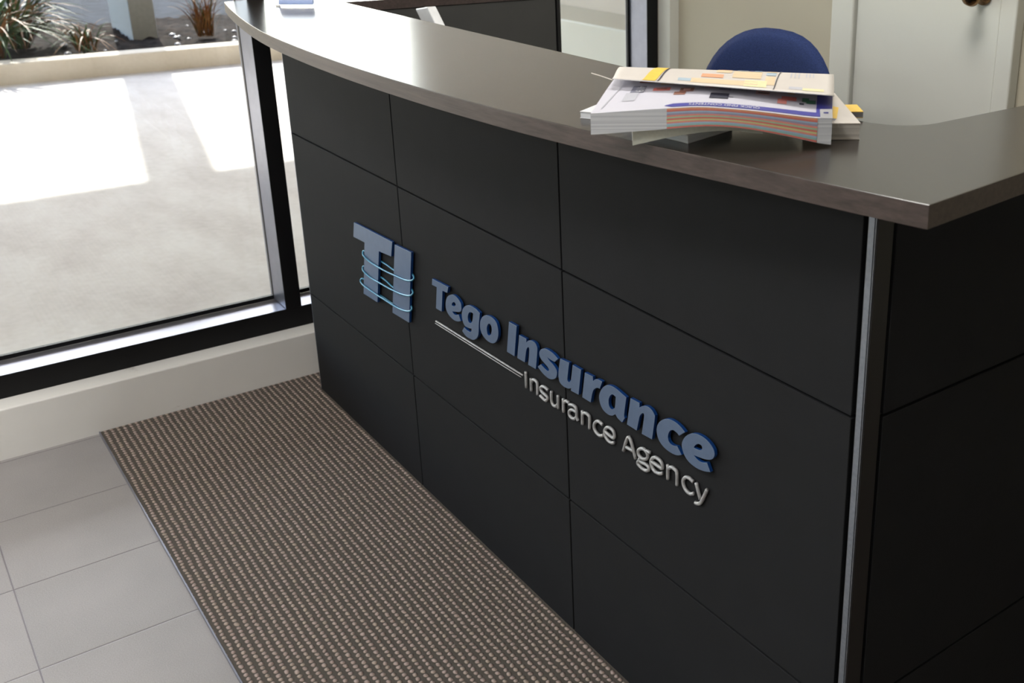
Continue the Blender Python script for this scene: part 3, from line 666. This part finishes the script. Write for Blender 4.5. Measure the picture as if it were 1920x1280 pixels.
for k in range(5):
    a = 2 * math.pi * k / 5 + .3
    lg = MB(); ex, ey = CX + .27 * math.cos(a), .76 + .27 * math.sin(a)
    lg.tube([(CX, .76, .13), (CX + .14 * math.cos(a), .76 + .14 * math.sin(a), .115), (ex, ey, .08)], [.024, .02, .013], M['black_plastic'], 10); g1 = lg.build('leg', ch, smooth=True)
    cs = MB(); dx_, dy_ = -math.sin(a) * .02, math.cos(a) * .02
    cs.tube([(ex - dx_, ey - dy_, .0345), (ex + dx_, ey + dy_, .0345)], .027, M['black_plastic'], 16); cs.tube([(ex, ey, .035), (ex, ey, .08)], .006, M['black_metal'], 8)
    cs.build('castor', g1)

# unseen ceiling panels, added as base fill light for the interior
def fill_panel(x, y, lab, pw):
    o = empty('fill_panel', (x, y, ZC), lab, 'fill light', 'added ceiling fill panels')
    b = MB(); b.box((x - .31, y - .31, ZC - .012), (x + .31, y + .31, ZC - .0005), M['frame_silver']); b.build('frame', o)
    b = MB(); b.box((x - .29, y - .29, ZC - .016), (x + .29, y + .29, ZC - .0125), M['fill_glow']); b.build('glow_face', o)
    l = bpy.data.lights.new('fill_light', 'AREA'); l.shape = 'SQUARE'; l.size = .56; l.energy = pw; l.color = (1, .98, .95)
    lo = bpy.data.objects.new('fill_light', l); lo.location = (x, y, ZC - .02); COL.objects.link(lo)
for x, y, pw in ((.9, -1.7, FILL), (2.3, -1.7, FILL), (.9, -3.9, FILL), (2.3, -3.9, FILL), (1.5, .55, FILL * 1.3)):
    fill_panel(x, y, 'square unseen ceiling panel added as fill light', pw)

# ------------------------------------------------------------------ outdoors
b = MB(); b.box((-6.06, -14, -.12), (-.34, 14, 0), M['concrete']); S(b.build('patio_ground'))
b = MB()
KX = -6.05
def kerb_pt(u, v):
    return None
b.box((KX - .22, -14, -.1), (KX, 14, .150), M['kerb']); S(b.build('trim_4', bev=.012))
b = MB()
def bed(u, v):
    x = KX - .215 - u * 2.3; y = -6 + v * 14
    return (x, y, .11 + .018 * math.sin(x * 5 + y * 3) * math.sin(y * 7) + .02 * math.sin(y * 37 + x * 11) * math.sin(x * 31 - y * 9))
b.grid(bed, 60, 220, M['mulch']); S(b.build('ground_planting_bed', smooth=True))
b = MB(); b.box((-60, -60, -.15), (-8.4, 60, .08), M['asphalt']); S(b.build('ground_road'))
b = MB(); b.box((-8.0, 1.135, -.1), (-7.2, 1.335, 4.4), M['pillar']); S(b.build('wall_pillar', bev=.006))
b = MB(); b.box((-7.16, -14, 3.2), (-.30, 14, 3.45), M['canopy']); S(b.build('ceiling_canopy'))
b = MB(); b.box((-.34, -14, -.1), (-.2, YF - .1, 3.2), M['kerb']); b.box((-.34, YB + .1, -.1), (-.2, 14, 3.2), M['kerb']); b.box((-.34, -14, 2.55), (-.322, 14, 3.2), M['kerb']); S(b.build('wall_outside'))
b = MB(); b.box((-4.0, 2.2, -.1), (-.341, 2.4, 3.19), M['pinkwall']); S(b.build('wall_outside_return'))
b = MB(); b.box((-2.6, 1.86, -.1), (-.9, 2.199, .80), M['doorpaint']); S(b.build('trim_5', bev=.01))
# pebbles scattered along the kerb
import itertools
ps = MB()
for k in range(55):
    y = random.uniform(-1.0, 3.2); x = random.uniform(-7.6, KX - .26); r_ = random.uniform(.010, .028)
    z = .135 + .018 * math.sin(x * 5 + y * 3) * math.sin(y * 7)
    i = len(ps.v)
    ps.lathe([(0, -.6 * r_), (.8 * r_, -.3 * r_), (r_, 0), (.8 * r_, .35 * r_), (0, .6 * r_)], M['pebble'], 8, (x, y, z))
tag(ps.build('pebbles', smooth=True), 'pale pebbles scattered among the grasses behind the low kerb', 'pebbles', kind='stuff')
def grass(name, x, y, n, hh, dry, label, lean=(0, 0), wd=.012, spr=(.35, 1.0)):
    mb = MB(); rnd = random.Random(int(abs(x * 100 + y * 1000)))
    z0 = .10
    for k in range(n):
        a = rnd.uniform(0, 2 * math.pi); L = hh * rnd.uniform(.6, 1.15); sp = rnd.uniform(*spr)
        dx_, dy_ = math.cos(a) * sp + lean[0], math.sin(a) * sp + lean[1]
        m = M['leaf_dry'] if rnd.random() < dry else M['leaf_green']; w_ = wd * rnd.uniform(.5, 1.3)
        bx, by = x + rnd.uniform(-.06, .06), y + rnd.uniform(-.06, .06); nn = 9; pv = []
        sd = Vector((-dy_, dx_, 0)).normalized() if (dx_ or dy_) else Vector((1, 0, 0))
        for i in range(nn + 1):
            t = i / nn
            q = Vector((bx + dx_ * L * t * (.35 + .5 * t), by + dy_ * L * t * (.35 + .5 * t), z0 + L * (1.25 * t - 1.0 * sp * t * t)))
            q.z = max(q.z, .12)
            ww = w_ * (1 - t) ** .6 * min(1, .4 + 3 * t)
            pv.append((q - sd * ww, q + Vector((0, 0, -ww * .5)), q + sd * ww))
        for i in range(nn):
            for j in (0, 1): mb.face([pv[i][j], pv[i][j + 1], pv[i + 1][j + 1], pv[i + 1][j]], m)
    return tag(mb.build(name, smooth=True), label, 'plant', 'strappy grasses in the bed outside')
grass('ornamental_grass', -6.62, .05, 120, .75, .3, 'green strappy grass clump cut off by the left edge of the view', wd=.018, spr=(.5, 1.2))
grass('ornamental_grass', -7.10, .28, 130, .76, .35, 'big green and tan grass clump at far left, behind the one cut off by the edge', wd=.019, spr=(.5, 1.2))
grass('ornamental_grass', -6.60, .66, 50, .42, .6, 'small tan and green grass clump close to the low kerb, left of the grey pillar', wd=.009, spr=(.5, 1.2))
grass('ornamental_grass', -6.95, 1.66, 90, .52, .85, 'dry orange brown grass clump right of the grey pillar', wd=.008, spr=(.3, .7))
grass('ornamental_grass', -6.75, 2.2, 80, .6, .6, 'orange and green grass clump just behind the tip of the counter', wd=.009, spr=(.3, .9))

# ------------------------------------------------------------------ light
w = bpy.data.worlds.new('World'); scene.world = w; w.use_nodes = True
nt = w.node_tree; bg = nt.nodes['Background']
sky = nt.nodes.new('ShaderNodeTexSky'); sky.sky_type = 'NISHITA'; sky.sun_disc = False
sky.sun_elevation = math.radians(35); sky.sun_rotation = math.radians(280); sky.air_density = 1; sky.dust_density = 1.2
nt.links.new(sky.outputs[0], bg.inputs[0]); bg.inputs[1].default_value = SKY_S
sl = bpy.data.lights.new('sun', 'SUN'); sl.energy = SUN_S; sl.angle = math.radians(.6); sl.color = (1, .955, .87)
so = bpy.data.objects.new('sun', sl); COL.objects.link(so)
so.rotation_euler = Vector((3.15, -.575, -2.24)).to_track_quat('-Z', 'Y').to_euler()

# ------------------------------------------------------------------ camera
cd = bpy.data.cameras.new('camera'); co = bpy.data.objects.new('camera', cd); COL.objects.link(co); scene.camera = co
R = CAM['R']
co.matrix_world = Matrix(((R[0][0], -R[1][0], -R[2][0], CAM['C'][0]), (R[0][1], -R[1][1], -R[2][1], CAM['C'][1]), (R[0][2], -R[1][2], -R[2][2], CAM['C'][2]), (0, 0, 0, 1)))
cd.sensor_width = 36; cd.lens = CAM['f'] / 1920 * 36
cd.shift_x = -CAM['s'][0] / 1920; cd.shift_y = CAM['s'][1] / 1920
cd.clip_start = .05; cd.clip_end = 300
cd.dof.use_dof = True; cd.dof.focus_distance = 1.85; cd.dof.aperture_fstop = 8.5
vs = scene.view_settings
scene.display_settings.display_device = 'sRGB'
vs.view_transform = 'Standard'; vs.look = 'None'; vs.gamma = 1; vs.exposure = EXPO
vs.use_curve_mapping = False
scene.cycles.use_denoising = True
scene.cycles.max_bounces = 10; scene.cycles.diffuse_bounces = 6; scene.cycles.transparent_max_bounces = 12
scene.cycles.sample_clamp_indirect = 8
